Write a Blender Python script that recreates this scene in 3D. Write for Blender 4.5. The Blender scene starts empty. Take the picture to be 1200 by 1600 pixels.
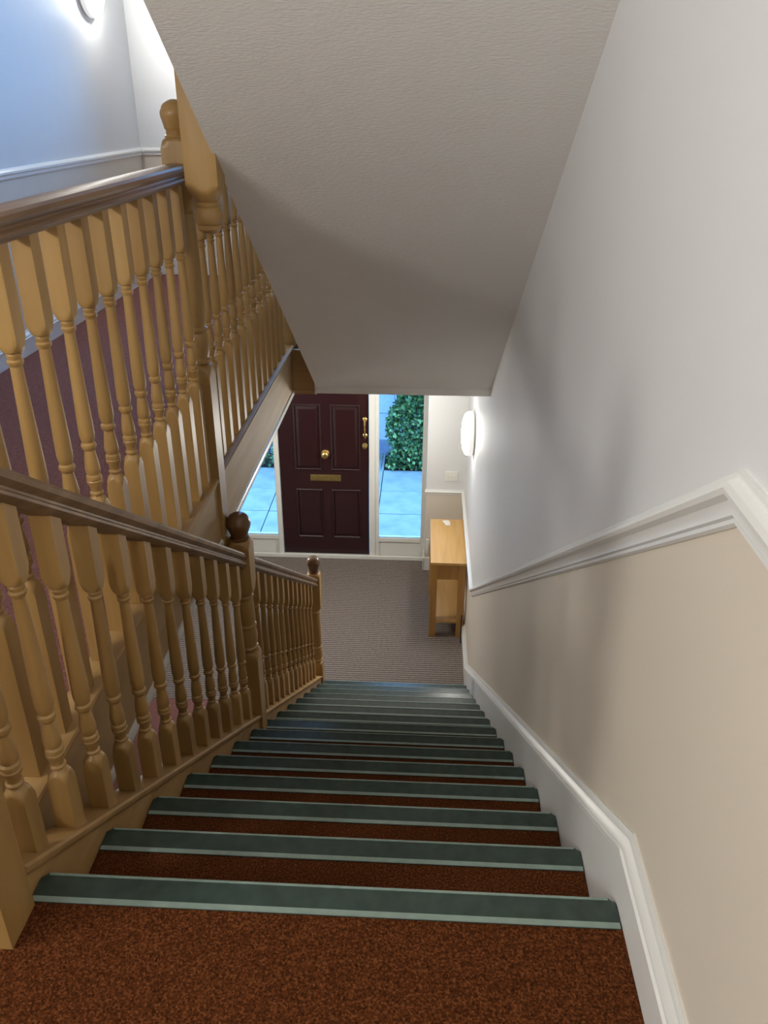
import bpy, bmesh, math, random
from mathutils import Vector, Matrix

random.seed(7)
scene = bpy.context.scene
COL = scene.collection
PI = math.pi

# ---------------------------------------------------------------- camera
cam_data = bpy.data.cameras.new('camera')
cam_data.sensor_fit = 'HORIZONTAL'
cam_data.sensor_width = 36.0
cam_data.lens = 1273.16 * 36.0 / 1200.0
cam_data.clip_start = 0.02
cam_data.clip_end = 200
cam = bpy.data.objects.new('camera', cam_data)
COL.objects.link(cam)
Rv = Vector((0.99870977, 0.05068811, 0.00308536)).normalized()
Fv = Vector((-0.04389731, 0.89226369, -0.44937571)).normalized()
Uv = Rv.cross(Fv).normalized()
m = Matrix.Identity(4)
for i in range(3):
    m[i][0] = Rv[i]; m[i][1] = Uv[i]; m[i][2] = -Fv[i]
m[0][3], m[1][3], m[2][3] = 0.0, 0.0, 4.1227
cam.matrix_world = m
scene.camera = cam

# ---------------------------------------------------------------- world (overcast, bluish daylight)
world = bpy.data.worlds.new('world')
scene.world = world
world.use_nodes = True
wn = world.node_tree
bg = wn.nodes['Background']
bg.inputs['Color'].default_value = (0.22, 0.50, 1.0, 1)
bg.inputs['Strength'].default_value = 11.5

LAMP_STRENGTH = 114.0
scene.view_settings.view_transform = 'Standard'
scene.view_settings.look = 'None'
scene.view_settings.gamma = 1.0
scene.view_settings.use_curve_mapping = False
scene.view_settings.exposure = 0.0
scene.cycles.use_denoising = True
scene.cycles.max_bounces = 14
scene.cycles.diffuse_bounces = 8
scene.cycles.glossy_bounces = 4
scene.cycles.sample_clamp_indirect = 6.0
scene.cycles.caustics_reflective = False
scene.cycles.caustics_refractive = False

# ---------------------------------------------------------------- dimensions
RISE, GOING, Y0 = 0.18598, 0.27733, 1.0543
NST = 15
FF = NST * RISE                       # first floor level 2.7897
SL = RISE / GOING
def zn(y): return FF - SL * (y - Y0)  # line through the nosings
XW = 0.41                             # right wall
XI = 0.385                            # inner face of the wall string
XS = -0.709                           # inner face of the outer string
XA = -0.740                           # centre line, stair balustrade
XG = -0.830                           # centre line, gallery balustrade
XF = -0.800                           # gallery fascia face
XC = -0.650                           # open edge of the soffit
XL = -2.33                            # left wall upstairs
XLG = -2.05                           # left wall on the ground floor
YF = 7.16                             # door plane
CZ = 2.515                            # hall ceiling
TOP = 5.55

# ---------------------------------------------------------------- materials
def new_mat(name):
    mt = bpy.data.materials.new(name); mt.use_nodes = True
    nt = mt.node_tree
    return mt, nt, nt.nodes['Principled BSDF']
def N(nt, t, **kw):
    n = nt.nodes.new(t)
    for k, v in kw.items():
        if hasattr(n, k): setattr(n, k, v)
        else: n.inputs[k].default_value = v
    return n
def ramp(nt, stops):
    r = nt.nodes.new('ShaderNodeValToRGB')
    e = r.color_ramp.elements
    e[0].position, e[0].color = stops[0][0], (*stops[0][1], 1)
    e[1].position, e[1].color = stops[-1][0], (*stops[-1][1], 1)
    for p, c in stops[1:-1]:
        x = e.new(p); x.color = (*c, 1)
    return r
def coords(nt, kind='Object', scale=(1, 1, 1)):
    tc = nt.nodes.new('ShaderNodeTexCoord'); mp = nt.nodes.new('ShaderNodeMapping')
    mp.inputs['Scale'].default_value = scale
    nt.links.new(tc.outputs[kind], mp.inputs['Vector'])
    return mp.outputs['Vector']
def bump(nt, bsdf, height, strength, dist):
    b = nt.nodes.new('ShaderNodeBump')
    b.inputs['Strength'].default_value = strength; b.inputs['Distance'].default_value = dist
    nt.links.new(height, b.inputs['Height']); nt.links.new(b.outputs['Normal'], bsdf.inputs['Normal'])

def paint(name, col, rough=0.6, bs=0.08, scale=(60, 60, 60), bd=0.002, var=0.03):
    mt, nt, b = new_mat(name)
    v = coords(nt, 'Object', scale)
    n = N(nt, 'ShaderNodeTexNoise'); n.inputs['Scale'].default_value = 1.0; n.inputs['Detail'].default_value = 4
    nt.links.new(v, n.inputs['Vector'])
    c0 = tuple(max(0, x - var) for x in col); c1 = tuple(min(1, x + var) for x in col)
    r = ramp(nt, [(0.3, c0), (0.7, c1)])
    v2 = coords(nt, 'Object', (1.6, 1.6, 1.6)); n2 = N(nt, 'ShaderNodeTexNoise'); n2.inputs['Scale'].default_value = 1.0
    nt.links.new(v2, n2.inputs['Vector']); nt.links.new(n2.outputs['Fac'], r.inputs['Fac'])
    nt.links.new(r.outputs['Color'], b.inputs['Base Color'])
    b.inputs['Roughness'].default_value = rough
    bump(nt, b, n.outputs['Fac'], bs, bd)
    return mt
def wood(name, dark, mid, light, axis=2, rough=0.38, coat=0.15, grain=14.0, var=0.12):
    mt, nt, b = new_mat(name)
    sc = [grain, grain, grain]; sc[axis] = 1.3
    v = coords(nt, 'Object', tuple(sc))
    oi = nt.nodes.new('ShaderNodeObjectInfo')
    add = nt.nodes.new('ShaderNodeVectorMath'); add.operation = 'ADD'
    mul = nt.nodes.new('ShaderNodeVectorMath'); mul.operation = 'SCALE'; mul.inputs['Scale'].default_value = 17.0
    cmb = nt.nodes.new('ShaderNodeCombineXYZ')
    for k in range(3): nt.links.new(oi.outputs['Random'], cmb.inputs[k])
    nt.links.new(cmb.outputs[0], mul.inputs[0]); nt.links.new(v, add.inputs[0]); nt.links.new(mul.outputs[0], add.inputs[1])
    n = N(nt, 'ShaderNodeTexNoise'); n.inputs['Scale'].default_value = 1.0; n.inputs['Detail'].default_value = 5; n.inputs['Distortion'].default_value = 0.6
    nt.links.new(add.outputs[0], n.inputs['Vector'])
    r = ramp(nt, [(0.28, dark), (0.5, mid), (0.75, light)])
    nt.links.new(n.outputs['Fac'], r.inputs['Fac'])
    hsv = nt.nodes.new('ShaderNodeHueSaturation')
    mr = nt.nodes.new('ShaderNodeMapRange'); mr.inputs['To Min'].default_value = 1 - var; mr.inputs['To Max'].default_value = 1 + var
    nt.links.new(oi.outputs['Random'], mr.inputs['Value']); nt.links.new(mr.outputs[0], hsv.inputs['Value'])
    nt.links.new(r.outputs['Color'], hsv.inputs['Color']); nt.links.new(hsv.outputs['Color'], b.inputs['Base Color'])
    b.inputs['Roughness'].default_value = rough
    b.inputs['Coat Weight'].default_value = coat; b.inputs['Coat Roughness'].default_value = 0.25
    bump(nt, b, n.outputs['Fac'], 0.06, 0.002)
    return mt
def plain(name, col, rough=0.5, metal=0.0, coat=0.0, noise=0.0):
    mt, nt, b = new_mat(name)
    v = coords(nt, 'Object', (30, 30, 30)); n = N(nt, 'ShaderNodeTexNoise'); n.inputs['Scale'].default_value = 1.0
    nt.links.new(v, n.inputs['Vector'])
    r = ramp(nt, [(0.3, tuple(x * (1 - noise) for x in col)), (0.7, tuple(min(1, x * (1 + noise)) for x in col))])
    nt.links.new(n.outputs['Fac'], r.inputs['Fac']); nt.links.new(r.outputs['Color'], b.inputs['Base Color'])
    b.inputs['Roughness'].default_value = rough; b.inputs['Metallic'].default_value = metal
    b.inputs['Coat Weight'].default_value = coat
    return mt

M = {}
M['white_wall'] = paint('white_wall_paint', (0.71, 0.715, 0.72), 0.55, 0.10, (35, 35, 35), 0.002, 0.012)
M['cream_wall'] = paint('cream_wall_paint', (0.69, 0.62, 0.52), 0.55, 0.10, (35, 35, 35), 0.002, 0.012)
M['soffit'] = paint('textured_soffit_paint', (0.86, 0.84, 0.81), 0.7, 0.5, (60, 190, 190), 0.003, 0.01)
M['ceiling'] = paint('ceiling_paint', (0.66, 0.65, 0.62), 0.7, 0.2, (60, 60, 60), 0.003, 0.01)
M['gloss_white'] = paint('white_gloss_paint', (0.78, 0.78, 0.76), 0.3, 0.03, (8, 8, 8), 0.002, 0.01)
M['frame_white'] = paint('white_frame_paint', (0.78, 0.78, 0.74), 0.4, 0.03, (10, 10, 10), 0.002, 0.01)
M['beech'] = wood('varnished_beech', (0.31, 0.175, 0.055), (0.38, 0.225, 0.075), (0.46, 0.285, 0.105), 2, 0.42, 0.1)
M['beech_y'] = wood('varnished_beech_along_flight', (0.33, 0.195, 0.07), (0.41, 0.25, 0.095), (0.49, 0.31, 0.13), 1, 0.5, 0.03)
M['beech_x'] = wood('varnished_beech_across', (0.32, 0.18, 0.065), (0.40, 0.23, 0.09), (0.47, 0.28, 0.12), 0, 0.42, 0.15)
M['pale_beech'] = wood('pale_washed_beech', (0.36, 0.235, 0.11), (0.43, 0.29, 0.145), (0.49, 0.345, 0.185), 1, 0.6, 0.0, 9.0)
M['oak_rail'] = wood('dark_oak_handrail', (0.13, 0.07, 0.032), (0.24, 0.14, 0.068), (0.34, 0.21, 0.11), 1, 0.48, 0.03, 22.0)
M['dark_cap'] = wood('dark_stained_cap', (0.10, 0.045, 0.018), (0.15, 0.07, 0.028), (0.2, 0.10, 0.04), 2, 0.3, 0.3)
M['table_oak'] = wood('light_oak_veneer', (0.52, 0.29, 0.085), (0.60, 0.35, 0.11), (0.67, 0.41, 0.15), 1, 0.35, 0.2, 16.0, 0.02)
M['table_oak_v'] = wood('light_oak_leg', (0.40, 0.20, 0.05), (0.46, 0.24, 0.065), (0.52, 0.29, 0.09), 2, 0.4, 0.15, 16.0, 0.02)
M['maroon'] = plain('maroon_door_paint', (0.026, 0.006, 0.008), 0.32, 0, 0.3, 0.05)
M['brass'] = plain('polished_brass', (0.70, 0.50, 0.20), 0.28, 1.0, 0, 0.05)
M['dull_brass'] = plain('dull_brass', (0.42, 0.31, 0.11), 0.42, 0.9, 0, 0.1)
M['black'] = plain('black_rubber', (0.02, 0.02, 0.02), 0.5)
M['plastic'] = plain('white_plastic', (0.78, 0.77, 0.72), 0.35)
M['paper'] = plain('white_paper', (0.85, 0.84, 0.76), 0.8)
M['nosing'] = plain('green_vinyl_nosing', (0.034, 0.056, 0.046), 0.27, 0, 0.0, 0.15)
M['nosing_edge'] = plain('aluminium_nosing_edge', (0.25, 0.33, 0.29), 0.38, 0.15, 0, 0.1)
M['render'] = plain('pale_render', (0.72, 0.80, 0.88), 0.9, 0, 0, 0.06)
M['plinth'] = plain('dark_plinth', (0.32, 0.38, 0.52), 0.9, 0, 0, 0.1)
M['soil'] = plain('dark_soil', (0.03, 0.03, 0.025), 0.95, 0, 0, 0.4)

def carpet(name, c0, c1, c2):
    mt, nt, b = new_mat(name)
    v = coords(nt, 'Object', (1, 1, 1))
    n = N(nt, 'ShaderNodeTexNoise'); n.inputs['Scale'].default_value = 240; n.inputs['Detail'].default_value = 4
    nt.links.new(v, n.inputs['Vector'])
    r = ramp(nt, [(0.30, c0), (0.52, c1), (0.72, c2)])
    nt.links.new(n.outputs['Fac'], r.inputs['Fac']); nt.links.new(r.outputs['Color'], b.inputs['Base Color'])
    b.inputs['Roughness'].default_value = 0.95
    b.inputs['Specular IOR Level'].default_value = 0.1
    bump(nt, b, n.outputs['Fac'], 0.8, 0.006)
    return mt
M['carpet'] = carpet('rust_brown_carpet', (0.030, 0.008, 0.002), (0.092, 0.026, 0.007), (0.21, 0.073, 0.023))
M['carpet_pink'] = carpet('dusky_red_and_light_tinted_carpet', (0.15, 0.062, 0.055), (0.26, 0.115, 0.10), (0.38, 0.19, 0.165))  # ground floor colour; also stands in for rust carpet under bluish light

def ribbed():
    mt, nt, b = new_mat('grey_ribbed_carpet')
    v = coords(nt, 'Object', (1, 1, 1))
    w = nt.nodes.new('ShaderNodeTexWave'); w.bands_direction = 'Y'; w.inputs['Scale'].default_value = 11.5
    w.inputs['Distortion'].default_value = 0.35; w.inputs['Detail Scale'].default_value = 30
    nt.links.new(v, w.inputs['Vector'])
    n = N(nt, 'ShaderNodeTexNoise'); n.inputs['Scale'].default_value = 45; n.inputs['Detail'].default_value = 4
    nt.links.new(v, n.inputs['Vector'])
    n2 = N(nt, 'ShaderNodeTexNoise'); n2.inputs['Scale'].default_value = 2.5
    nt.links.new(v, n2.inputs['Vector'])
    r1 = ramp(nt, [(0.15, (0.12, 0.105, 0.092)), (0.85, (0.30, 0.27, 0.24))])
    nt.links.new(w.outputs['Fac'], r1.inputs['Fac'])
    r2 = ramp(nt, [(0.3, (0.75, 0.75, 0.8)), (0.7, (1.15, 1.02, 0.98))])
    nt.links.new(n.outputs['Fac'], r2.inputs['Fac'])
    mx = nt.nodes.new('ShaderNodeMix'); mx.data_type = 'RGBA'; mx.blend_type = 'MULTIPLY'; mx.inputs['Factor'].default_value = 1
    nt.links.new(r1.outputs['Color'], mx.inputs['A']); nt.links.new(r2.outputs['Color'], mx.inputs['B'])
    nt.links.new(mx.outputs['Result'], b.inputs['Base Color'])
    b.inputs['Roughness'].default_value = 0.95; b.inputs['Specular IOR Level'].default_value = 0.1
    bump(nt, b, w.outputs['Fac'], 0.5, 0.004)
    return mt
M['ribbed'] = ribbed()

def paving():
    mt, nt, b = new_mat('worn_paving_stone')
    v = coords(nt, 'Object', (1, 1, 1))
    n = N(nt, 'ShaderNodeTexNoise'); n.inputs['Scale'].default_value = 5; n.inputs['Detail'].default_value = 8
    nt.links.new(v, n.inputs['Vector'])
    r = ramp(nt, [(0.25, (0.17, 0.21, 0.18)), (0.5, (0.27, 0.29, 0.29)), (0.75, (0.33, 0.34, 0.345))])
    nt.links.new(n.outputs['Fac'], r.inputs['Fac']); nt.links.new(r.outputs['Color'], b.inputs['Base Color'])
    b.inputs['Roughness'].default_value = 0.6
    bump(nt, b, n.outputs['Fac'], 0.2, 0.005)
    return mt
M['paving'] = paving()

def leafmat():
    mt, nt, b = new_mat('hedge_leaves')
    g = nt.nodes.new('ShaderNodeNewGeometry')
    r = ramp(nt, [(0.0, (0.02, 0.06, 0.025)), (0.5, (0.07, 0.17, 0.05)), (0.85, (0.18, 0.30, 0.09)), (1.0, (0.34, 0.42, 0.16))])
    nt.links.new(g.outputs['Random Per Island'], r.inputs['Fac']); nt.links.new(r.outputs['Color'], b.inputs['Base Color'])
    b.inputs['Roughness'].default_value = 0.35
    return mt
M['leaf'] = leafmat()

def emit(name, col, s):
    mt, nt, b = new_mat(name)
    b.inputs['Base Color'].default_value = (0.9, 0.9, 0.9, 1)
    b.inputs['Emission Color'].default_value = (*col, 1); b.inputs['Emission Strength'].default_value = s
    return mt
M['lamp'] = emit('lit_opal_diffuser', (1.0, 0.975, 0.905), LAMP_STRENGTH)

M['lamp_rim'] = emit('translucent_lamp_rim', (1.0, 0.98, 0.95), 0.5)
M['lamp_soft'] = emit('softly_lit_opal_diffuser', (1.0, 0.965, 0.89), LAMP_STRENGTH*0.7)

def glassmat():
    mt = bpy.data.materials.new('clear_glass'); mt.use_nodes = True
    nt = mt.node_tree
    for n in list(nt.nodes): nt.nodes.remove(n)
    out = nt.nodes.new('ShaderNodeOutputMaterial'); mix = nt.nodes.new('ShaderNodeMixShader')
    t = nt.nodes.new('ShaderNodeBsdfTransparent'); gl = nt.nodes.new('ShaderNodeBsdfGlossy')
    t.inputs['Color'].default_value = (0.93, 0.97, 0.98, 1)
    gl.inputs['Roughness'].default_value = 0.02
    fr = nt.nodes.new('ShaderNodeFresnel'); fr.inputs['IOR'].default_value = 1.45
    nt.links.new(fr.outputs[0], mix.inputs[0]); nt.links.new(t.outputs[0], mix.inputs[1]); nt.links.new(gl.outputs[0], mix.inputs[2])
    nt.links.new(mix.outputs[0], out.inputs['Surface'])
    return mt
M['glass'] = glassmat()

# ---------------------------------------------------------------- mesh helpers
def box(bm, x0, x1, y0, y1, z0, z1, mi=0):
    vs = [bm.verts.new(p) for p in ((x0,y0,z0),(x1,y0,z0),(x1,y1,z0),(x0,y1,z0),(x0,y0,z1),(x1,y0,z1),(x1,y1,z1),(x0,y1,z1))]
    for idx in ((3,2,1,0),(4,5,6,7),(0,1,5,4),(1,2,6,5),(2,3,7,6),(3,0,4,7)):
        f = bm.faces.new([vs[i] for i in idx]); f.material_index = mi
def prism(bm, poly, axis, a, b, mi=0):
    """extrude a 2D polygon along an axis; poly holds the other two coordinates in xyz order"""
    def P(p, t):
        if axis == 0: return (t, p[0], p[1])
        if axis == 1: return (p[0], t, p[1])
        return (p[0], p[1], t)
    va = [bm.verts.new(P(p, a)) for p in poly]; vb = [bm.verts.new(P(p, b)) for p in poly]
    n = len(poly)
    fs = [bm.faces.new(va), bm.faces.new(vb[::-1])]
    for i in range(n):
        fs.append(bm.faces.new([va[i], vb[i], vb[(i+1) % n], va[(i+1) % n]]))
    for f in fs: f.material_index = mi
def sweep(bm, prof, path, side, mi=0):
    """sweep a closed profile (d, h) along a path of (y, z) points lying in a plane x = const.
    d is added along x (times side), h along the in-plane normal (mitred)."""
    n = len(path); rings = []
    for i, p in enumerate(path):
        x, y, z = p
        def nrm(a, b):
            dy, dz = b[1]-a[1], b[2]-a[2]; l = math.hypot(dy, dz); return (-dz/l, dy/l)
        if i == 0: nn = nrm(path[0], path[1]); s = 1
        elif i == n-1: nn = nrm(path[-2], path[-1]); s = 1
        else:
            a = nrm(path[i-1], p); b = nrm(p, path[i+1])
            nn = (a[0]+b[0], a[1]+b[1]); l = math.hypot(*nn); nn = (nn[0]/l, nn[1]/l)
            s = 1/(nn[0]*a[0]+nn[1]*a[1])
        if nn[1] < 0: nn = (-nn[0], -nn[1])
        rings.append([bm.verts.new((x + side*d, y + nn[0]*h*s, z + nn[1]*h*s)) for d, h in prof])
    k = len(prof)
    for i in range(n-1):
        for j in range(k):
            f = bm.faces.new([rings[i][j], rings[i][(j+1) % k], rings[i+1][(j+1) % k], rings[i+1][j]]); f.material_index = mi
    bm.faces.new(rings[0]); bm.faces.new(rings[-1][::-1])
def tube(bm, pts, r, seg=8):
    pts = [Vector(p) for p in pts]; rings = []
    for i, p in enumerate(pts):
        d = (pts[min(i+1, len(pts)-1)] - pts[max(i-1, 0)]).normalized()
        a = d.cross(Vector((0, 0, 1)))
        if a.length < 1e-3: a = d.cross(Vector((1, 0, 0)))
        a.normalize(); b = d.cross(a)
        rings.append([bm.verts.new(p + a*r*math.cos(2*PI*j/seg) + b*r*math.sin(2*PI*j/seg)) for j in range(seg)])
    for i in range(len(pts)-1):
        for j in range(seg):
            bm.faces.new([rings[i][j], rings[i][(j+1) % seg], rings[i+1][(j+1) % seg], rings[i+1][j]])
    bm.faces.new(rings[0][::-1]); bm.faces.new(rings[-1])
def ring_pts(kind, r, seg):
    out = []
    for j in range(seg):
        a = 2*PI*(j+0.5)/seg if False else 2*PI*j/seg + PI/4
        c, s = math.cos(a), math.sin(a)
        if kind == 'sq':
            q = r/max(abs(c), abs(s)); out.append((c*q, s*q))
        elif kind == 'ci': out.append((c*r, s*r))
        elif kind == 'lim':                              # square stock turned down to radius r[1]
            q = min(r[0]/max(abs(c), abs(s)), r[1]); out.append((c*q, s*q))
        else:                                            # rounded: blend between square and circle
            t = kind; q = r/max(abs(c), abs(s)); qq = q*(1-t) + r*t
            out.append((c*qq, s*qq))
    return out
def loft(bm, secs, seg=24, cx=0, cy=0, shear=None):
    """secs: (z, kind, r[, slope]) ; slope shears that ring along y (for ends cut to the pitch)"""
    rings = []
    for s in secs:
        z, kind, r = s[:3]; sl = s[3] if len(s) > 3 else 0
        rings.append([bm.verts.new((cx+px, cy+py, z - sl*py)) for px, py in ring_pts(kind, r, seg)])
    for i in range(len(rings)-1):
        for j in range(seg):
            bm.faces.new([rings[i][j], rings[i][(j+1) % seg], rings[i+1][(j+1) % seg], rings[i+1][j]])
    bm.faces.new(rings[0][::-1]); bm.faces.new(rings[-1])
def smooth(me, deg=35):
    for p in me.polygons: p.use_smooth = True
    me.set_sharp_from_angle(angle=math.radians(deg))
def obj(name, bm, mats, parent=None, sm=False, bevel=0, deg=35):
    bmesh.ops.recalc_face_normals(bm, faces=bm.faces)
    me = bpy.data.meshes.new(name); bm.to_mesh(me); bm.free()
    for mt in (mats if isinstance(mats, (list, tuple)) else [mats]): me.materials.append(mt)
    if sm: smooth(me, deg)
    o = bpy.data.objects.new(name, me); COL.objects.link(o)
    if parent: o.parent = parent
    if bevel:
        b = o.modifiers.new('bevel', 'BEVEL'); b.width = bevel; b.segments = 2; b.limit_method = 'ANGLE'; b.angle_limit = math.radians(40)
    return o
def tag(o, label, cat, group=None):
    o['label'] = label; o['category'] = cat
    if group: o['group'] = group
    return o
def struct(o, label=None, cat=None):
    o['kind'] = 'structure'
    if label: o['label'] = label
    if cat: o['category'] = cat
    return o
def thing(name, label, cat, loc=(0, 0, 0), group=None):
    o = bpy.data.objects.new(name, None); o.empty_display_size = 0.1; COL.objects.link(o); o.location = loc
    bpy.context.view_layer.update()
    return tag(o, label, cat, group)
def inst(src, name, parent, loc):
    o = src.copy(); COL.objects.link(o); o.parent = parent; o.location = loc
    return o
B = bmesh.new

# ================================================================ SETTING
# ground floor: grey ribbed carpet in the hall, dusky red carpet beside the stair
bm = B(); box(bm, XLG-0.3, 0.60, 4.89, 7.30, -0.12, 0.0); 
hall_floor = struct(obj('floor', bm, M['ribbed']), 'grey ribbed carpet floor of the entrance hall', 'floor')
bm = B(); box(bm, XLG-0.3, 0.60, -1.7, 4.889, -0.12, -0.001)
struct(obj('floor', bm, M['carpet_pink']), 'dusky red carpet under the gallery beside the stair', 'floor')

# first floor: camera landing, gallery, far landing - slabs with carpet on top
def slab(x0, x1, y0, y1, label):
    bm = B(); box(bm, x0, x1, y0, y1, CZ, FF-0.012, 0)
    s = struct(obj('floor', bm, M['ceiling']), label, 'floor')
    bm = B(); box(bm, x0, x1, y0, y1, FF-0.012, FF, 0)
    obj('carpet', bm, M['carpet_pink'] if label.startswith('gallery floor') else M['carpet'], s)  # gallery gets a dusky copy, bluish daylight put into the rust carpet's colour
    return s
slab(-0.785, 0.60, -1.7, Y0-0.045, 'rust brown carpeted landing at the head of the stair')
slab(XL-0.2, -0.786, -1.7, Y0-0.045, 'gallery end landing floor left of the stair head')
slab(XL-0.2, XF-0.022, Y0-0.044, 7.16, 'gallery floor, rust carpet coloured dusky for its bluish light, behind the turned balusters')
slab(XF-0.021, 0.60, 4.81, 7.16, 'far first floor landing above the hall')

# right wall: white above the dado line, cream below
DT = 0.878
ydl, zdl = 0.965, FF + 0.92
ydh, zdh = 5.235, 0.873
dado_line = [(-1.7, zdl), (ydl, zdl), (ydh, zdh), (7.4, zdh)]
bm = B()
prism(bm, [(-1.7, -0.12), (7.4, -0.12)] + dado_line[::-1], 0, XW, XW+0.2, 0)
prism(bm, dado_line + [(7.4, TOP), (-1.7, TOP)], 0, XW, XW+0.2, 1)
wr = struct(obj('wall_right', bm, [M['cream_wall'], M['white_wall']]), 'tall party wall right of the stair, white above and cream below the dado', 'wall')
# raking dado rail, one continuous moulding
dprof = [(0, 0), (0.006, 0), (0.010, -0.004), (0.010, -0.010), (0.022, -0.014), (0.027, -0.022), (0.025, -0.030), (0.014, -0.036),
         (0.011, -0.046), (0.012, -0.056), (0.009, -0.060), (0.009, -0.066), (0.004, -0.070), (0, -0.070)]
bm = B()
sweep(bm, dprof, [(XW, -1.69, zdl), (XW, ydl, zdl), (XW, ydh, zdh), (XW, 6.93, zdh)], -1)
struct(obj('trim_1', bm, M['gloss_white'], sm=True, deg=25), 'white moulded dado rail raking down the right wall', 'dado rail')
# wall string / skirting with ogee top
sk = 0.165
ysl, zsl = 1.093, FF + 0.13
ysh, zsh = Y0 + (FF + sk - 0.135)/SL, 0.135
bm = B()
prism(bm, [(-1.69, FF-0.25), (ysl-0.05, FF-0.25), (5.1, -0.02), (6.93, -0.02), (6.93, zsh-0.03), (ysh, zsh-0.03), (ysl, zsl-0.035), (-1.69, zsl-0.035)], 0, XI, XW)
string_r = struct(obj('baseboard_right', bm, M['gloss_white']), 'white wall string and skirting along the right wall', 'skirting')
sprof = [(0, 0), (0.005, 0.001), (0.009, -0.006), (0.010, -0.012), (0.016, -0.018), (0.021, -0.026), (0.021, -0.034), (0.0255, -0.038), (0.0255, -0.044), (0, -0.044)]
bm = B()
sweep(bm, sprof, [(XW, -1.69, zsl+0.004), (XW, ysl, zsl+0.004), (XW, ysh, zsh+0.004), (XW, 6.93, zsh+0.004)], -1)
obj('moulding', bm, M['gloss_white'], string_r, sm=True, deg=25)

# left walls
bm = B()
box(bm, XL-0.2, XL, -1.7, 7.4, FF-0.02, FF+0.97, 0); box(bm, XL-0.2, XL, -1.7, 7.4, FF+0.97, TOP, 1)
struct(obj('wall_left', bm, [M['cream_wall'], M['white_wall']]), 'upper left wall behind the gallery', 'wall')
bm = B(); box(bm, XLG-0.2, XLG, 4.47, 7.3, 0, CZ); box(bm, XLG-0.2, XLG, -1.7, 3.6, 0, CZ); box(bm, XLG-0.2, XLG, 3.6, 4.47, 2.05, CZ)
struct(obj('wall_left', bm, M['white_wall']), 'white ground floor wall under the gallery', 'wall')
bm = B(); box(bm, XLG-0.10, XLG-0.05, 3.6, 4.47, 0.0, 2.05)
d2 = struct(obj('door_2', bm, M['maroon']), 'dark maroon door in the ground floor wall under the gallery', 'door')
bm = B()
for z0, z1 in ((0.2, 0.75), (0.95, 1.85)): box(bm, XLG-0.052, XLG-0.042, 3.75, 4.3, z0, z1)
obj('panel', bm, M['maroon'], d2, bevel=0.004)
# upper left wall mouldings
uprof = [(0, 0), (0.010, 0), (0.016, -0.008), (0.026, -0.016), (0.026, -0.028), (0.014, -0.036), (0.014, -0.052), (0.008, -0.058), (0, -0.060)]
bm = B(); sweep(bm, uprof, [(XL, -1.69, FF+1.0), (XL, 7.10, FF+1.0)], 1)
struct(obj('trim_2', bm, M['gloss_white'], sm=True, deg=25), 'white dado rail on the upper left wall', 'dado rail')
bm = B(); box(bm, XL, XL+0.018, -1.69, 7.10, FF, FF+0.10); sweep(bm, sprof, [(XL, -1.69, FF+0.135), (XL, 7.10, FF+0.135)], 1)
struct(obj('baseboard_left', bm, M['gloss_white']), 'white skirting along the upper left wall', 'skirting')

# front wall, upper storey (end wall of the gallery and landing)
WX0, WX1, WZ0, WZ1 = -1.62, 0.32, FF+1.02, TOP-0.12
bm = B()
box(bm, XL-0.2, 0.6, 7.10, 7.4, FF-0.02, FF+0.97, 0); box(bm, XL-0.2, WX0, 7.10, 7.4, FF+0.97, TOP+1.2, 1); box(bm, WX1, 0.6, 7.10, 7.4, FF+0.97, TOP+1.2, 1)
box(bm, WX0, WX1, 7.10, 7.4, FF+0.97, WZ0, 1); box(bm, WX0, WX1, 7.10, 7.4, WZ1, TOP+1.2, 1)
struct(obj('wall_front', bm, [M['cream_wall'], M['white_wall']]), 'end wall of the first floor landing', 'wall')
w3 = bpy.data.objects.new('window_3', None); COL.objects.link(w3); struct(w3, 'landing window in the end wall above the front door', 'window')
bm = B()
for a, b_ in ((WX0, WX0+0.05), (WX1-0.05, WX1), ((WX0+WX1)/2-0.02, (WX0+WX1)/2+0.02)): box(bm, a, b_, 7.28, 7.34, WZ0, WZ1)
box(bm, WX0+0.05, WX1-0.05, 7.28, 7.34, WZ0, WZ0+0.05); box(bm, WX0+0.05, WX1-0.05, 7.28, 7.34, WZ1-0.05, WZ1)
obj('window_frame', bm, M['frame_white'], w3)
bm = B(); box(bm, WX0+0.05, WX1-0.05, 7.305, 7.311, WZ0+0.05, WZ1-0.05)
obj('pane', bm, M['glass'], w3)
bm = B(); 
for (z, y) in ((FF+1.0, 7.10),):
    prism(bm, [(y - d, z + h) for d, h in uprof], 0, XL, 0.41)
struct(obj('trim_3', bm, M['gloss_white']), 'white dado rail across the landing end wall', 'dado rail')
bm = B(); box(bm, XL, 0.41, 7.082, 7.10, FF, FF+0.135)
struct(obj('baseboard_front', bm, M['gloss_white'], bevel=0.006), 'white skirting of the landing end wall', 'skirting')

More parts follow.
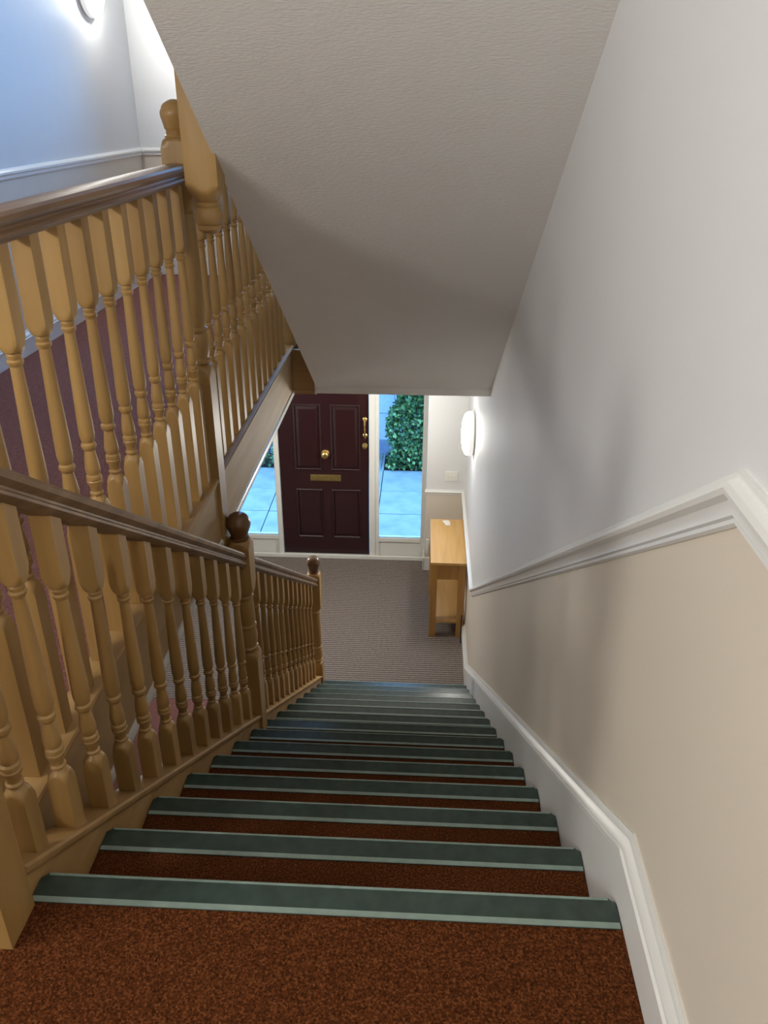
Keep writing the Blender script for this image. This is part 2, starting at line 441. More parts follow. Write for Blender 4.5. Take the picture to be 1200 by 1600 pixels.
# front wall, ground storey: head above the door screen and pier right of it
XD0, XD1 = -1.357, -0.500            # door
SX0, SX1 = -1.83, 0.055              # whole screen opening
bm = B()
box(bm, SX0, SX1, 7.10, 7.30, 2.12, CZ, 1)
box(bm, XLG-0.2, SX0, 7.10, 7.30, 0, CZ, 1)
box(bm, SX1, 0.6, 6.95, 7.30, -0.05, zdh-0.03, 0); box(bm, SX1, 0.6, 6.95, 7.30, zdh-0.03, CZ, 1)
struct(obj('wall_front', bm, [M['cream_wall'], M['white_wall']]), 'entrance wall around the front door, with pier beside the table', 'wall')
bm = B(); prism(bm, [(6.95 - d, zdh + h*0.75) for d, h in dprof], 0, SX1-0.012, XW)
struct(obj('trim_4', bm, M['gloss_white']), 'white dado rail on the pier beside the right glazed panel', 'dado rail')
bm = B(); box(bm, SX1-0.012, XI, 6.932, 6.95, 0, 0.14); box(bm, SX1-0.016, SX1, 6.932, 7.11, 0, 0.14)
struct(obj('baseboard_front', bm, M['gloss_white'], bevel=0.004), 'white skirting around the pier beside the table', 'skirting')

# back wall behind the camera
bm = B(); box(bm, XL-0.2, 0.6, -1.9, -1.7, -0.1, TOP)
struct(obj('wall_back', bm, M['white_wall']), 'wall behind the stair head landing', 'wall')

# ceilings
YC0 = 2.432 + (4.119 - TOP)/0.668    # where the soffit meets the top
bm = B(); box(bm, XL-0.2, XC, -1.9, 7.4, TOP, TOP+0.15); box(bm, XC, 0.6, -1.9, 0.40, TOP, TOP+0.15); box(bm, XC, 0.6, 0.40, 7.4, TOP+1.2, TOP+1.35)
box(bm, XC-0.05, XC, 0.40, 7.4, TOP+0.15, TOP+1.2); box(bm, XW, 0.6, 0.3, 7.4, TOP, TOP+1.2); box(bm, XC, XW, 7.1, 7.4, TOP, TOP+1.2); box(bm, XC, XW, 0.3, 0.40, TOP+0.15, TOP+1.2)
struct(obj('ceiling', bm, M['ceiling']), 'white ceiling over the gallery and landing', 'ceiling')

# ================================================================ DOOR SCREEN
fr = M['frame_white']
d1 = bpy.data.objects.new('door_1', None); COL.objects.link(d1); d1.location = ((XD0+XD1)/2, YF, 0)
struct(d1, 'maroon panelled front door with brass fittings', 'door')
bpy.context.view_layer.update()
def local(o, parent):
    o.matrix_parent_inverse = parent.matrix_world.inverted(); return o
dz0, dz1 = 0.035, 2.02
bm = B()
pz = [(0.215, 0.755), (0.950, 1.622), ]
px = [(-1.215, -0.945), (-0.865, -0.575)]
# leaf with sunk panel fields
ys = [dz0, 0.215, 0.755, 0.950, 1.622, dz1]
box(bm, XD0, XD1, YF+0.010, YF+0.040, dz0, dz1)
fields = []
for z0, z1 in pz:
    for x0, x1 in px: fields.append((x0, x1, z0, z1))
# stiles and rails stand proud of the fields
for a, b_ in ((XD0, px[0][0]), (px[0][1], px[1][0]), (px[1][1], XD1)): box(bm, a, b_, YF-0.004, YF+0.010, dz0, dz1)
for z0, z1 in ((dz0, 0.215), (0.755, 0.950), (1.622, dz1)):
    for x0, x1 in px: box(bm, x0, x1, YF-0.004, YF+0.010, z0, z1)
local(obj('door_leaf', bm, M['maroon'], d1), d1)
for x0, x1, z0, z1 in fields:
    bm = B()
    w = 0.022                                             # bolection moulding round the field
    prof = [(0, 0.0), (0.004, -0.006), (0.012, -0.012), (w, -0.002), (w, 0.010), (0, 0.010)]
    c = [(x0, z0, 1, 1), (x1, z0, -1, 1), (x1, z1, -1, -1), (x0, z1, 1, -1)]
    rings = []
    for cx, cz, sx, sz in c: rings.append([bm.verts.new((cx+sx*d, YF+h-0.001, cz+sz*d)) for d, h in prof])
    for i in range(4):
        for j in range(len(prof)):
            bm.faces.new([rings[i][j], rings[i][(j+1) % len(prof)], rings[(i+1) % 4][(j+1) % len(prof)], rings[(i+1) % 4][j]])
    local(obj('panel_moulding', bm, M['maroon'], d1), d1)
    bm = B(); i_ = 0.055
    v0 = [bm.verts.new((a, YF+0.0095, b_)) for a, b_ in ((x0+w, z0+w), (x1-w, z0+w), (x1-w, z1-w), (x0+w, z1-w))]
    v1 = [bm.verts.new((a, YF+0.001, b_)) for a, b_ in ((x0+i_, z0+i_), (x1-i_, z0+i_), (x1-i_, z1-i_), (x0+i_, z1-i_))]
    bm.faces.new(v1)
    for i in range(4): bm.faces.new([v0[i], v0[(i+1) % 4], v1[(i+1) % 4], v1[i]])
    bm.faces.new(v0[::-1])
    local(obj('panel', bm, M['maroon'], d1), d1)
# brass fittings
bm = B(); box(bm, -1.066, -0.769, YF-0.012, YF-0.004, 0.843, 0.908); box(bm, -1.045, -0.790, YF-0.016, YF-0.012, 0.852, 0.898)
local(obj('letter_plate', bm, M['dull_brass'], d1, bevel=0.003), d1)
def disc_y(bm, cx, cz, secs, seg=24):                    # lathe about the y axis: (y, r)
    rings = [[bm.verts.new((cx + r*math.cos(2*PI*j/seg), y, cz + r*math.sin(2*PI*j/seg))) for j in range(seg)] for y, r in secs]
    for i in range(len(rings)-1):
        for j in range(seg): bm.faces.new([rings[i][j], rings[i][(j+1) % seg], rings[i+1][(j+1) % seg], rings[i+1][j]])
    bm.faces.new(rings[0][::-1]); bm.faces.new(rings[-1])
bm = B(); disc_y(bm, -0.915, 1.125, [(YF-0.004, 0.040), (YF-0.010, 0.040), (YF-0.016, 0.034), (YF-0.018, 0.020), (YF-0.030, 0.016), (YF-0.045, 0.030), (YF-0.055, 0.032), (YF-0.063, 0.022), (YF-0.066, 0.006)])
local(obj('centre_knob', bm, M['brass'], d1, sm=True), d1)
bm = B()
disc_y(bm, -0.533, 1.480, [(YF-0.004, 0.024), (YF-0.012, 0.022), (YF-0.018, 0.012), (YF-0.040, 0.010)], 16)
disc_y(bm, -0.533, 1.320, [(YF-0.004, 0.024), (YF-0.012, 0.022), (YF-0.018, 0.012), (YF-0.040, 0.010)], 16)
tube(bm, [(-0.533, YF-0.030, 1.497), (-0.533, YF-0.043, 1.480), (-0.533, YF-0.052, 1.44), (-0.533, YF-0.054, 1.40), (-0.533, YF-0.052, 1.36), (-0.533, YF-0.043, 1.320), (-0.533, YF-0.030, 1.303)], 0.009, 10)
local(obj('pull_handle', bm, M['brass'], d1, sm=True), d1)
bm = B(); disc_y(bm, -0.535, 1.217, [(YF-0.004, 0.027), (YF-0.012, 0.027), (YF-0.018, 0.020), (YF-0.030, 0.014), (YF-0.042, 0.019), (YF-0.046, 0.010)])
local(obj('latch_knob', bm, M['dull_brass'], d1, sm=True), d1)

# frames
bm = B()
FY0, FY1 = YF-0.035, YF+0.055
box(bm, XD0-0.05, XD0-0.004, FY0, FY1, 0.0, 2.12); box(bm, XD1+0.006, XD1+0.062, FY0, FY1, 0.0, 2.12)
box(bm, XD0-0.004, XD1+0.006, FY0, FY1, 2.03, 2.12); box(bm, XD0-0.004, XD1+0.006, FY0, FY1, 0.0, 0.03)
struct(obj('trim_5', bm, fr, bevel=0.004), 'white timber frame around the maroon front door', 'door frame')
bm = B(); box(bm, SX0, SX1-0.012, YF-0.055, YF-0.036, 0, 0.045)
struct(obj('trim_6', bm, fr, bevel=0.006), 'white threshold board below the door and side panels', 'threshold')
def sidelight(n, x0, x1, gx0, gx1, label):
    w = bpy.data.objects.new(n, None); COL.objects.link(w); struct(w, label, 'window')
    bm = B()
    box(bm, x0, gx0, FY0+0.01, FY1-0.01, 0.0, 2.12); box(bm, gx1, x1, FY0+0.01, FY1-0.01, 0.0, 2.12)
    box(bm, gx0, gx1, FY0+0.01, FY1-0.01, 2.04, 2.12); box(bm, gx0, gx1, FY0+0.01, FY1-0.01, 0.195, 0.235)
    obj('window_frame', bm, fr, w, bevel=0.003)
    bm = B(); box(bm, gx0, gx1, YF-0.008, YF+0.02, 0.0, 0.195); obj('bottom_panel', bm, fr, w)
    bm = B(); box(bm, gx0, gx1, YF+0.004, YF+0.010, 0.235, 2.04); obj('pane', bm, M['glass'], w)
sidelight('window_1', SX0, XD0-0.05, SX0+0.03, -1.410, 'narrow glazed panel left of the front door, half hidden by the gallery')
sidelight('window_2', XD1+0.062, SX1-0.001, -0.402, 0.012, 'narrow glazed panel right of the front door')

# ================================================================ STAIR (flight down to the hall)
st = thing('staircase', 'carpeted staircase going down to the hall with green nosing strips', 'staircase')
NT = 0.060
def nosing_mesh():
    """local origin: front top edge of the step; strip runs back along -y"""
    bm = B(); xa, xb, c = XS+0.002, XI-0.002, 0.012
    def strip(pts, z0, z1): prism(bm, pts, 2, z0, z1)
    strip([(xa, -NT), (xb, -NT), (xb, 0.004-c), (xb-c, 0.004), (xa+c, 0.004), (xa, 0.004-c)], -0.0004, 0.003)
    strip([(xa+c, 0.0), (xb-c, 0.0), (xb-c, 0.004), (xa+c, 0.004)], -0.030, -0.0005)
    return bm
def edge_front_mesh():
    bm = B(); prism(bm, [(0.0055, -0.002), (0.0055, 0.0015), (0.002, 0.0045), (-0.002, 0.0045), (-0.002, 0.002)], 0, XS+0.016, XI-0.016); return bm
def edge_back_mesh():
    bm = B(); box(bm, XS+0.004, XI-0.004, -NT+0.0005, -NT+0.012, 0.002, 0.0042); return bm
riser_src = tread_src = nos_src = None
for k in range(1, NST+1):
    yk, zk = Y0+(k-1)*GOING, FF-(k-1)*RISE
    if k > 1:
        bm = B(); box(bm, XS, XI, -GOING-0.012, 0.0, -0.028, -0.0005)
        if tread_src is None:
            tread_src = obj('tread', bm, M['carpet'], st, bevel=0.004); tread_src.location = (0, yk, zk)
        else:
            bm.free(); inst(tread_src, 'tread', st, (0, yk, zk))
    else:
        bm = B(); box(bm, XS, XI, -0.060, 0.0, -0.028, -0.0005)
        o = obj('landing_edge', bm, M['carpet'], st, bevel=0.004); o.location = (0, yk, zk)
    bm = B(); box(bm, XS, XI, -0.030, -0.018, -RISE+0.0, -0.028)
    if riser_src is None:
        riser_src = obj('riser', bm, M['carpet'], st); riser_src.location = (0, yk, zk)
    else:
        bm.free(); inst(riser_src, 'riser', st, (0, yk, zk))
    if nos_src is None:
        nos_src = obj('nosing', nosing_mesh(), M['nosing'], st, bevel=0.0015); nos_src.location = (0, yk, zk)
        nos_src['label'] = 'green nosing strip'
        e1 = obj('edge_strip', edge_front_mesh(), M['nosing_edge'], nos_src)
        e2 = obj('edge_strip', edge_back_mesh(), M['nosing_edge'], nos_src)
    else:
        o = inst(nos_src, 'nosing', st, (0, yk, zk))
        for e in (e1, e2): inst(e, 'edge_strip', o, (0, 0, 0))
def rake(y0, y1, a, b_):          # parallelogram following the pitch between offsets a (lower) and b_ (upper)
    return [(y0, zn(y0)+a), (y1, zn(y1)+a), (y1, zn(y1)+b_), (y0, zn(y0)+b_)]
bm = B()
yb = Y0 + (FF-0.0)/SL
poly = [(0.99, zn(0.99)-0.27), (4.55, zn(4.55)-0.27), (4.88, 0.0), (4.95, 0.0), (4.95, zn(4.95)+0.030), (0.99, zn(0.99)+0.030)]
prism(bm, poly, 0, XS-0.040, XS)
obj('outer_string', bm, M['beech_y'], st)
cprof = [(-0.008, 0.0), (0.002, 0.0), (0.006, 0.006), (0.008, 0.010), (0.008, 0.018), (0.0, 0.021), (-0.004, 0.019), (-0.068, 0.019), (-0.072, 0.012), (-0.072, 0.0)]
for a, b_ in ((0.99, 2.875), (2.965, 4.885)):
    bm = B()
    sweep(bm, [(d, h) for d, h in cprof], [(XS+0.004, a, zn(a)+0.028), (XS+0.004, b_, zn(b_)+0.028)], 1)
    obj('string_capping', bm, M['beech_y'], st, sm=True, deg=30)
bm = B(); prism(bm, [(1.0, zn(1.0)-0.30), (4.5, zn(4.5)-0.30), (4.75, 0.0), (4.70, 0.0), (1.0, zn(1.0)-0.33)], 0, XS, XI)
obj('underside', bm, M['ceiling'], st)

# ---- turned balusters
BR = 0.0205
BQ = 0.0215
def turned(t0, t1):
    """turned part between z=t0 (top of bottom block) and z=t1 (bottom of top block)"""
    L = t1 - t0; s = [
        (-0.012, 'lim', (BQ, 0.0310)), (-0.004, 'lim', (BQ, 0.0285)), (0.003, 'lim', (BQ, 0.0262)), (0.009, 'lim', (BQ, 0.0240)), (0.014, 'ci', 0.0212), (0.018, 'ci', 0.0175),
        (0.024, 'ci', 0.0125), (0.028, 'ci', 0.0165), (0.033, 'ci', 0.0170), (0.037, 'ci', 0.0130),
        (0.052, 'ci', 0.0150), (0.058, 'ci', 0.0190), (0.065, 'ci', 0.0195), (0.068, 'ci', 0.0175), (0.071, 'ci', 0.0195), (0.079, 'ci', 0.0190), (0.083, 'ci', 0.0150),
        (0.090, 'ci', 0.0182), (0.102, 'ci', 0.0185), (0.125, 'ci', 0.0160), (0.148, 'ci', 0.0130),
        (0.153, 'ci', 0.0165), (0.159, 'ci', 0.0190), (0.166, 'ci', 0.0180), (0.170, 'ci', 0.0140), (0.176, 'ci', 0.0165),
        (0.190, 'ci', 0.0190), (0.230, 'ci', 0.0185), (0.32, 'ci', 0.0160), (L-0.045, 'ci', 0.0125),
        (L-0.040, 'ci', 0.0160), (L-0.034, 'ci', 0.0170), (L-0.030, 'ci', 0.0135), (L-0.026, 'ci', 0.0155), (L-0.021, 'ci', 0.0160), (L-0.017, 'ci', 0.0135),
        (L-0.014, 'ci', 0.0205), (L-0.008, 'lim', (BQ, 0.0240)), (L-0.002, 'lim', (BQ, 0.0262)), (L+0.005, 'lim', (BQ, 0.0285)), (L+0.014, 'lim', (BQ, 0.0310))]
    return [(t0+a, k, r) for a, k, r in s]
def baluster_mesh(zb, t0, t1, zt, slope):
    bm = B()
    loft(bm, [(zb, 'sq', BQ, slope), (t0-0.0135, 'sq', BQ)] + turned(t0, t1) + [(t1+0.0155, 'sq', BQ)] + [(zt, 'sq', BQ, slope)], 32)
    return bm
# ---- newels
def newel(name, x, y, zb, t0, t1, zt, capz, mats, parent, hw=0.045, capmat=None, ball=0.047):
    bm = B()
    L = t1 - t0
    loft(bm, [(zb, 'sq', hw), (t0-0.033, 'sq', hw), (t0-0.030, 'lim', (hw, 0.0640)), (t0-0.014, 'lim', (hw, 0.0580)), (t0-0.002, 'lim', (hw, 0.0520)), (t0+0.006, 'ci', 0.0445), (t0+0.010, 'ci', 0.034), (t0+0.018, 'ci', 0.042), (t0+0.028, 'ci', 0.042), (t0+0.034, 'ci', 0.036),
              (t0+0.050, 'ci', 0.040), (t0+0.085, 'ci', 0.043), (t0+0.120, 'ci', 0.039), (t0+0.128, 'ci', 0.036), (t0+0.134, 'ci', 0.042), (t0+0.142, 'ci', 0.042), (t0+0.148, 'ci', 0.035),
              (t0+0.165, 'ci', 0.039), (t0+0.5*L+0.08, 'ci', 0.037), (t1-0.050, 'ci', 0.034), (t1-0.044, 'ci', 0.038), (t1-0.034, 'ci', 0.038), (t1-0.028, 'ci', 0.033),
              (t1-0.016, 'ci', 0.0425), (t1-0.006, 'lim', (hw, 0.0500)), (t1+0.008, 'lim', (hw, 0.0570)), (t1+0.026, 'lim', (hw, 0.0640)), (t1+0.029, 'sq', hw), (zt-0.030, 'sq', hw), (zt-0.027, 'lim', (hw, 0.0630)), (zt-0.018, 'lim', (hw, 0.0580)), (zt-0.008, 'lim', (hw, 0.0500)), (zt, 'ci', 0.0400)], 32, x, y)
    n = obj(name, bm, mats, parent, sm=True, deg=32)
    c = B(); r = ball; z0 = capz - 2*r*0.93
    secs = [(zt, 'ci', 0.036), (zt+0.004, 'ci', 0.039), (zt+0.008, 'ci', 0.039)]
    zz = zt+0.016
    secs += [(zt+0.011, 'ci', 0.033), (max(z0-0.004, zt+0.013), 'ci', 0.033), (max(z0, zt+0.015), 'ci', 0.037), (max(z0, zt+0.015)+0.005, 'ci', 0.038)]
    for i in range(1, 16):
        a = -PI/2 + PI*i/16
        if math.cos(a)*r < r*0.84 and a < 0: continue
        secs.append((z0 + r*0.93*(1+math.sin(a)), 'ci', r*math.cos(a) - (0.002 if i == 10 else 0)))
    secs.append((capz, 'ci', 0.004))
    loft(c, secs, 28, x, y)
    cp = obj('ball_cap', c, capmat or mats, n, sm=True, deg=50)
    if capmat: cp['label'] = 'dark stained ball cap'
    return n

# ================================================================ STAIR BALUSTRADE
sb = thing('stair_balustrade', 'turned beech balustrade sloping down beside the green-edged steps', 'balustrade')
bz = 0.040
def n_at(y): return zn(y)
src = None
ylist = [1.0925+0.1525*i for i in range(12)] + [3.241+0.1427*i for i in range(11)]
ys2 = []
for y in [1.0925 + 0.1525*i for i in range(12)]: ys2.append(y)
for i in range(12): ys2.append(3.115 + 0.1415*i + 0.0)
for y in ys2:
    if src is None:
        src = obj('baluster', baluster_mesh(bz, 0.195, 0.685, 0.835, SL), M['beech'], sb, sm=True, deg=32)
        src.location = (XA, y, zn(y))
    else: inst(src, 'baluster', sb, (XA, y, zn(y)))
rprof = [(-0.020, 0.0), (0.020, 0.0), (0.024, 0.004), (0.030, 0.008), (0.034, 0.014), (0.033, 0.020), (0.026, 0.025), (0.025, 0.030),
         (0.030, 0.035), (0.035, 0.042), (0.0355, 0.052), (0.031, 0.059), (0.018, 0.063), (0.0, 0.0645), (-0.018, 0.063), (-0.031, 0.059), (-0.0355, 0.052), (-0.035, 0.042),
         (-0.030, 0.035), (-0.025, 0.030), (-0.026, 0.025), (-0.033, 0.020), (-0.034, 0.014), (-0.030, 0.008), (-0.024, 0.004)]
for a, b_ in ((0.99, 2.875), (2.965, 4.885)):
    bm = B(); sweep(bm, rprof, [(XA, a, zn(a)+0.828), (XA, b_, zn(b_)+0.828)], 1)
    o = obj('handrail', bm, M['oak_rail'], sb, sm=True, deg=30); o['label'] = 'darker oak moulded handrail'
YM = 2.92
newel('newel_post', XA, 0.945, FF-0.3 if False else FF, FF+0.42, FF+0.83, FF+0.96, FF+1.115, M['beech'], sb)
newel('newel_post', XA, YM, 1.30, 1.95, 2.275, 2.512, 2.632, M['beech'], sb, capmat=M['dark_cap'], ball=0.051)
newel('newel_post', XA, 4.93, 0.0, 0.375, 0.86, 1.152, 1.278, M['beech'], sb, capmat=M['dark_cap'], ball=0.050)

# ================================================================ GALLERY BALUSTRADE
gb = thing('gallery_balustrade', 'level turned beech balustrade guarding the upper gallery on the left', 'balustrade')
src = None
for y in [2.812-0.137*i for i in range(13)] + [3.085+0.1405*i for i in range(12)]:
    if src is None:
        src = obj('baluster', baluster_mesh(FF+0.020, FF+0.405, FF+0.895, FF+1.090, 0), M['beech'], gb, sm=True, deg=32)
        src.location = (XG, y, 0)
    else: inst(src, 'baluster', gb, (XG, y, 0))
for a, b_ in ((0.99, 2.865), (2.955, 4.85)):
    bm = B(); sweep(bm, [(d*1.03, h) for d, h in rprof], [(XG, a, FF+1.088), (XG, b_, FF+1.088)], 1)
    o = obj('handrail', bm, M['oak_rail'], gb, sm=True, deg=30); o['label'] = 'darker oak moulded handrail'
newel('newel_post', XG, 0.945, FF, FF+0.44, FF+0.98, FF+1.225, FF+1.34, M['beech'], gb)
newel('newel_post', XG, 2.91, 2.455, 3.245, 3.815, 4.015, 4.130, M['beech'], gb)
newel('newel_post', XG, 4.895, FF, 3.245, 3.815, 4.015, 4.130, M['beech'], gb)

# fascia under it: timber boards with nosing bead on top and white bead below
gf = thing('gallery_fascia', 'timber fascia board with beaded edge along the gallery floor', 'fascia')
bm = B(); box(bm, XF-0.020, XF, 0.992, 4.83, CZ+0.012, FF-0.004); obj('fascia_board', bm, M['pale_beech'], gf)
bm = B()
gp = [(-0.062, 0.0), (0.006, 0.0), (0.012, 0.005), (0.013, 0.012), (0.009, 0.018), (0.0, 0.021), (-0.062, 0.021)]
sweep(bm, gp, [(XF, 0.992, FF-0.002), (XF, 4.83, FF-0.002)], 1); obj('nosing_bead', bm, M['beech_y'], gf, sm=True, deg=30)
bm = B(); sweep(bm, [(-0.03, -0.012), (0.008, -0.012), (0.010, 0.0), (0.006, 0.014), (0.0, 0.018), (-0.03, 0.018)], [(XF, 0.992, CZ+0.006), (XF, 4.80, CZ+0.006)], 1)
o = obj('bottom_bead', bm, M['gloss_white'], gf, sm=True); o['label'] = 'white painted bottom bead'
# short end return facing the camera below the overhead flight
ef = thing('landing_fascia', 'short timber end board under the foot of the overhead flight', 'fascia')
bm = B(); box(bm, XF+0.001, XC-0.016, 4.785, 4.808, CZ+0.030, FF); obj('fascia_board', bm, M['beech_x'], ef)
bm = B(); box(bm, XF+0.002, XC-0.014, 4.775, 4.808, CZ, CZ+0.029); obj('bottom_bead', bm, M['beech_x'], ef, bevel=0.005)
bm = B(); box(bm, XC-0.014, XC-0.002, 4.775, 4.808, CZ, CZ+0.075); o = obj('end_cap', bm, M['gloss_white'], ef, bevel=0.003); o['label'] = 'white painted end cap'

# ================================================================ OVERHEAD FLIGHT
oh = thing('staircase', 'underside of the upper flight overhead, textured white sloping soffit', 'staircase')
def sz(y): return 4.119 - 0.668*(y-2.432)
ye = 4.745
bm = B()
yt = 2.432 + (4.119-TOP)/0.668
prism(bm, [(yt, sz(yt)), (ye, sz(ye)), (ye, CZ+0.018), (4.808, CZ+0.018), (4.808, FF), (yt+0.10, TOP+0.0)], 0, XC, XW)
obj('soffit', bm, M['soffit'], oh)
bm = B(); prism(bm, [(0.45, sz(0.45)+0.06), (ye-0.1, sz(ye-0.1)+0.06), (4.79, FF+0.002), (4.80, FF+0.10), (0.45, sz(0.45)+0.42)], 0, XC-0.012, XC-0.0005)
obj('outer_string', bm, M['gloss_white'], oh)
for k in range(14):
    y_ = 4.62 - k*GOING; z_ = FF + (k+1)*RISE
    if z_ > TOP - 0.1: break
    bm = B(); box(bm, XC, XW-0.002, y_-GOING, y_, z_-0.03, z_); obj('tread', bm, M['carpet'], oh)
    bm = B(); box(bm, XC, XW-0.002, y_-0.02, y_, z_-RISE+0.0005, z_-0.0305); obj('riser', bm, M['carpet'], oh)
# newel drop with turned pendant
bm = B(); px_, py_, h_ = -0.690, 2.685, 0.050
zb = 3.868
secs = [(zb-0.120, 'ci', 0.006), (zb-0.118, 'ci', 0.020)]
secs += [(zb-0.112, 'ci', 0.031), (zb-0.106, 'ci', 0.036), (zb-0.098, 'ci', 0.037), (zb-0.094, 'ci', 0.034), (zb-0.090, 'ci', 0.040), (zb-0.075, 'ci', 0.046), (zb-0.058, 'ci', 0.046), (zb-0.045, 'ci', 0.040),
         (zb-0.040, 'ci', 0.034), (zb-0.034, 'ci', 0.037), (zb-0.028, 'ci', 0.037), (zb-0.024, 'ci', 0.033), (zb-0.018, 'ci', 0.040), (zb-0.010, 'ci', 0.043), (zb-0.006, 'ci', 0.046), (zb+0.004, 'lim', (h_, 0.053)), (zb+0.012, 'lim', (h_, 0.060)), (zb+0.022, 'lim', (h_, 0.068)), (zb+0.026, 'sq', h_), (4.55, 'sq', h_)]
loft(bm, secs, 32, px_, py_)
obj('newel_drop', bm, M['beech'], oh, sm=True, deg=32)

# ================================================================ WALL LAMPS
def wall_lamp(x, y, z, side, r, label, glow='lamp'):
    """side: +1 lamp faces +x, -1 faces -x"""
    t = thing('wall_lamp', label, 'lamp', (x, y, z), None)
    bm = B(); seg = 40
    def lathe(secs):
        rings = [[bm.verts.new((side*d, rr*math.cos(2*PI*j/seg), rr*math.sin(2*PI*j/seg))) for j in range(seg)] for d, rr in secs]
        for i in range(len(rings)-1):
            for j in range(seg): bm.faces.new([rings[i][j], rings[i][(j+1) % seg], rings[i+1][(j+1) % seg], rings[i+1][j]])
        bm.faces.new(rings[0][::-1]); bm.faces.new(rings[-1])
    lathe([(0.001, r*0.93), (0.010, r*0.95), (0.014, r*0.95)])
    obj('backplate', bm, M['plastic'], t, sm=True)
    bm = B(); lathe([(0.0142, r*0.96), (0.020, r), (0.046, r), (0.054, r*0.96)])
    o = obj('rim', bm, M['lamp_rim'], t, sm=True); o['label'] = 'translucent white rim'
    bm = B(); lathe([(0.0545, r*0.955), (0.062, r*0.95), (0.075, r*0.87), (0.088, r*0.70), (0.096, r*0.45), (0.099, r*0.1)])
    obj('diffuser', bm, M[glow], t, sm=True)
    return t
wall_lamp(XW, 5.98, 1.815, -1, 0.175, 'round white bulkhead wall light glowing above the hall table', 'lamp_soft')
wall_lamp(XLG, 5.6, 1.85, 1, 0.175, 'added unseen bulkhead light under the gallery, brightening the hall', 'lamp_soft')  # added lamp out of view, lifts the hall and the lower soffit
wall_lamp(XL, 6.33, 4.80, 1, 0.175, 'round lit bulkhead light high on the upper left wall')
wall_lamp(XL, 0.2, 4.75, 1, 0.175, 'round lit bulkhead light on the gallery wall level with the stair head')

wall_lamp(XL, -1.05, 4.75, 1, 0.175, 'round lit bulkhead light on the left wall nearest the back wall')

# ================================================================ HALL TABLE
t = thing('console_table', 'narrow light oak console table against the right hall wall', 'table', (0.25, 6.19, 0))
TX0, TX1, TY0, TY1 = 0.098, 0.400, 5.795, 6.585
def tl(o): return local(o, t)
bm = B(); box(bm, TX0, TX1, TY0, TY1, 0.725, 0.75); tl(obj('tabletop', bm, M['table_oak'], t, bevel=0.003))
LW = 0.058
for x0 in (TX0+0.003, TX1-0.008-LW):
    for y0 in (TY0+0.02, TY1-0.02-LW):
        bm = B(); box(bm, x0, x0+LW, y0, y0+LW, 0, 0.725); tl(obj('leg', bm, M['table_oak_v'], t, bevel=0.003))
bm = B(); box(bm, TX0+0.003+LW, TX1-0.008-LW, TY0+0.028, TY0+0.048, 0.575, 0.725); tl(obj('apron', bm, M['table_oak_v'], t))
bm = B(); box(bm, TX0+0.003+LW, TX1-0.008-LW, TY1-0.048, TY1-0.028, 0.575, 0.725); tl(obj('apron', bm, M['table_oak_v'], t))
bm = B(); box(bm, TX0+0.010, TX0+0.028, TY0+0.02+LW, TY1-0.02-LW, 0.575, 0.725); tl(obj('drawer', bm, M['table_oak_v'], t))
bm = B(); box(bm, TX1-0.033, TX1-0.015, TY0+0.02+LW, TY1-0.02-LW, 0.575, 0.725); tl(obj('apron', bm, M['table_oak_v'], t))
bm = B(); box(bm, TX0+0.012, TX1-0.018, TY0+0.020+LW, TY1-0.020-LW, 0.145, 0.170); 
box(bm, TX0+0.003+LW, TX1-0.008-LW, TY0+0.026, TY0+0.020+LW, 0.145, 0.170); tl(obj('shelf', bm, M['table_oak'], t, bevel=0.002))
bm = B()
prism(bm, [(0.205, 6.545), (0.215, 6.515), (0.238, 6.452), (0.275, 6.458), (0.273, 6.52), (0.262, 6.552)], 2, 0.7505, 0.7565)
tag(obj('paper_note', bm, M['paper']), 'small crumpled white paper lying on the console table', 'paper')
bm = B()
tube(bm, [(0.403, 6.30, 0.79), (0.4065, 6.12, 0.70), (0.4015, 6.00, 0.52), (0.392, 5.90, 0.36), (0.377, 5.80, 0.20), (0.374, 5.76, 0.08), (0.374, 5.72, 0.012)], 0.006, 8)
tag(obj('power_cable', bm, M['black'], sm=True), 'black cable hanging down the wall behind the console table', 'cable')

# electrical plates
so = thing('wall_socket', 'white double switch plate on the wall above the console table', 'socket', (0.285, 6.95, 1.013))
bm = B(); box(bm, 0.228, 0.342, 6.940, 6.9499, 0.965, 1.062); local(obj('plate', bm, M['plastic'], so, bevel=0.003), so)
for cx in (0.262, 0.308):
    bm = B(); box(bm, cx-0.010, cx+0.010, 6.934, 6.940, 1.000, 1.030); local(obj('rocker', bm, M['plastic'], so, bevel=0.002), so)
jb = thing('junction_box', 'slim white box fixed low on the pier beside the console table', 'box', (0.082, 6.95, 0.26))
bm = B(); box(bm, 0.066, 0.098, 6.925, 6.9499, 0.185, 0.345); local(obj('housing', bm, M['plastic'], jb, bevel=0.003), jb)
bm = B(); box(bm, 0.071, 0.093, 6.919, 6.925, 0.215, 0.315); local(obj('cover', bm, M['plastic'], jb, bevel=0.002), jb)

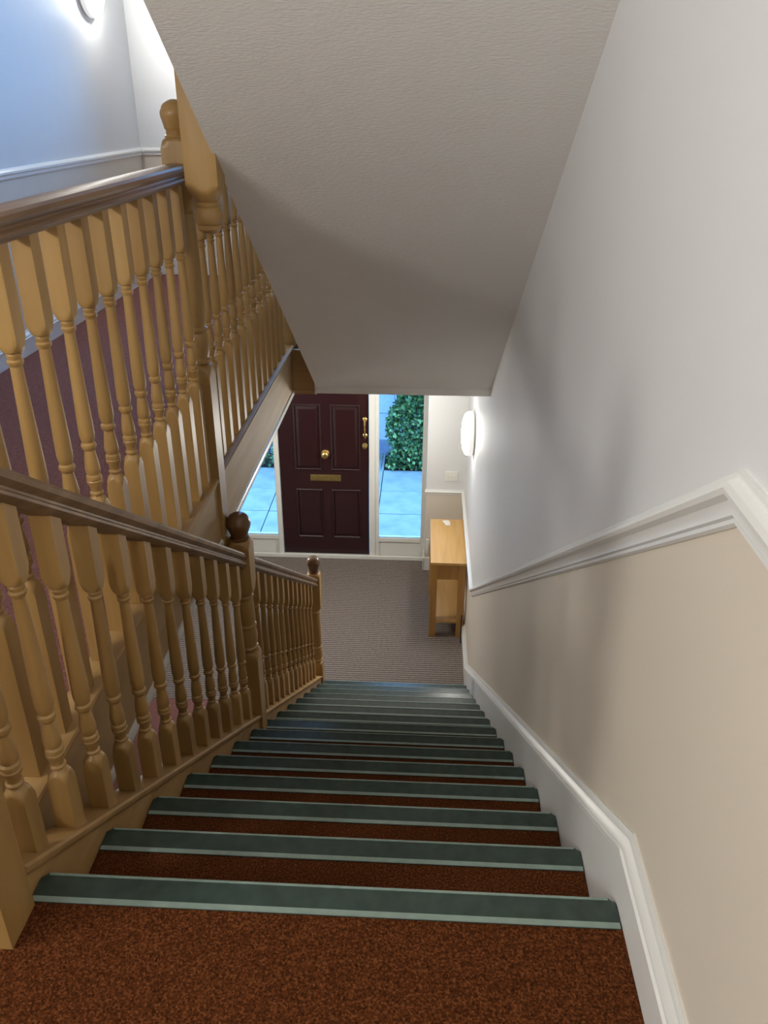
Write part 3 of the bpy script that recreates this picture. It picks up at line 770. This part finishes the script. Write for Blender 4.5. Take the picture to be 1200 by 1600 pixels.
# ================================================================ OUTSIDE
gs = bpy.data.objects.new('floor', None); COL.objects.link(gs); struct(gs, 'grey paving slabs outside the front door', 'paving')
PW, PD = 0.622, 0.605
v_src = None
for i in range(-6, 5):
    for j in range(-3, 2):
        x0 = -0.472 + i*PW; y0 = 8.815 + j*PD
        if y0 < 7.31-PD*0.99: continue
        y0c = max(y0, 7.31); y1c = y0 + PD - 0.010
        if y1c > 9.41: y1c = 9.41
        bm = B(); box(bm, -PW/2+0.005, PW/2-0.005, 0, y1c-y0c, -0.05, 0)
        o = obj('slab', bm, M['paving'], gs, bevel=0.003)
        o.location = (x0+PW/2, y0c, -0.03 + random.uniform(-0.0015, 0.0015))
bm = B(); box(bm, -5.0, 4.0, 7.30, 12.0, -0.2, -0.055); struct(obj('floor', bm, M['soil']), 'dark soil under the paving and hedge', 'ground')
bm = B(); box(bm, -5.0, 4.0, 9.97, 10.15, 0.17, 2.9)
gw = struct(obj('wall_far', bm, M['render']), 'pale rendered garden wall behind the hedge', 'wall')
bm = B(); box(bm, -5.0, 4.0, 9.955, 10.15, -0.06, 0.17); obj('plinth', bm, M['plinth'], gw)
for z in (0.53, 0.9, 1.3, 1.7):
    bm = B(); box(bm, -5.0, 4.0, 9.962, 9.970, z, z+0.008); obj('joint', bm, M['plinth'], gw)
bm = B()
for x0 in (-0.50,): box(bm, x0, x0+0.03, 9.41, 9.955, -0.055, -0.028)
for a in range(3): box(bm, -1.0, -0.505, 9.42+a*0.18, 9.42+a*0.18+0.17, -0.055, -0.030)
tagged = tag(obj('kerb_stones', bm, M['paving']), 'narrow paving strip left of the hedge by the garden wall', 'paving')

def hedge(x0, x1, y0, y1, h, nleaf, label, lean=0.0):
    t = thing('hedge', label, 'hedge', ((x0+x1)/2, (y0+y1)/2, -0.055), 'hedges along the path')
    bm = B()
    random.seed(int((x0+9)*100))
    # twiggy core
    for i in range(int((x1-x0)*40)):
        bx, by = random.uniform(x0+0.08, x1-0.05), random.uniform(y0+0.08, y1-0.05)
        p = [(bx, by, -0.05)]
        for k in range(1, 7): p.append((bx + random.uniform(-0.05, 0.05)*k*0.5, by + random.uniform(-0.04, 0.04)*k*0.5, h*k/6*random.uniform(0.92, 1.0)))
        tube(bm, p, 0.005, 4)
    o = local(obj('stems', bm, M['soil'], t), t); o['kind'] = 'stuff'
    bm = B()
    for i in range(nleaf):
        z = random.uniform(-0.02, h)
        xo = x0 + max(0.0, lean*(z/h)) + 0.06*math.sin(z*9)
        face = random.random()
        if face < 0.62: p = Vector((random.uniform(xo, x1), y0 + abs(random.gauss(0, 0.06)) + 0.05*math.sin(z*7+3), z))
        elif face < 0.8: p = Vector((xo + abs(random.gauss(0, 0.05)), random.uniform(y0, y1), z))
        elif face < 0.9: p = Vector((x1 - abs(random.gauss(0, 0.05)), random.uniform(y0, y1), z))
        else: p = Vector((random.uniform(xo, x1), random.uniform(y0, y1), h - abs(random.gauss(0, 0.08))))
        L_, W_ = random.uniform(0.036, 0.066), random.uniform(0.016, 0.028)
        rot = Matrix.Rotation(random.uniform(0, 2*PI), 3, 'Z') @ Matrix.Rotation(random.uniform(-1.2, 1.2), 3, 'X') @ Matrix.Rotation(random.uniform(-0.7, 0.7), 3, 'Y')
        q = [Vector((0, 0, 0)), Vector((W_, L_*0.5, 0.006)), Vector((0, L_, -0.004)), Vector((-W_, L_*0.5, 0.006))]
        bm.faces.new([bm.verts.new(p + rot @ a) for a in q])
    o = local(obj('leaves', bm, M['leaf'], t), t); o['kind'] = 'stuff'
hedge(-0.42, 1.1, 9.42, 9.88, 2.3, 24000, 'leafy green hedge seen through the glazed panel right of the door', 0.22)
hedge(-3.6, -1.15, 9.42, 9.88, 2.2, 9000, 'dark green hedge glimpsed through the glazed panel left of the door')
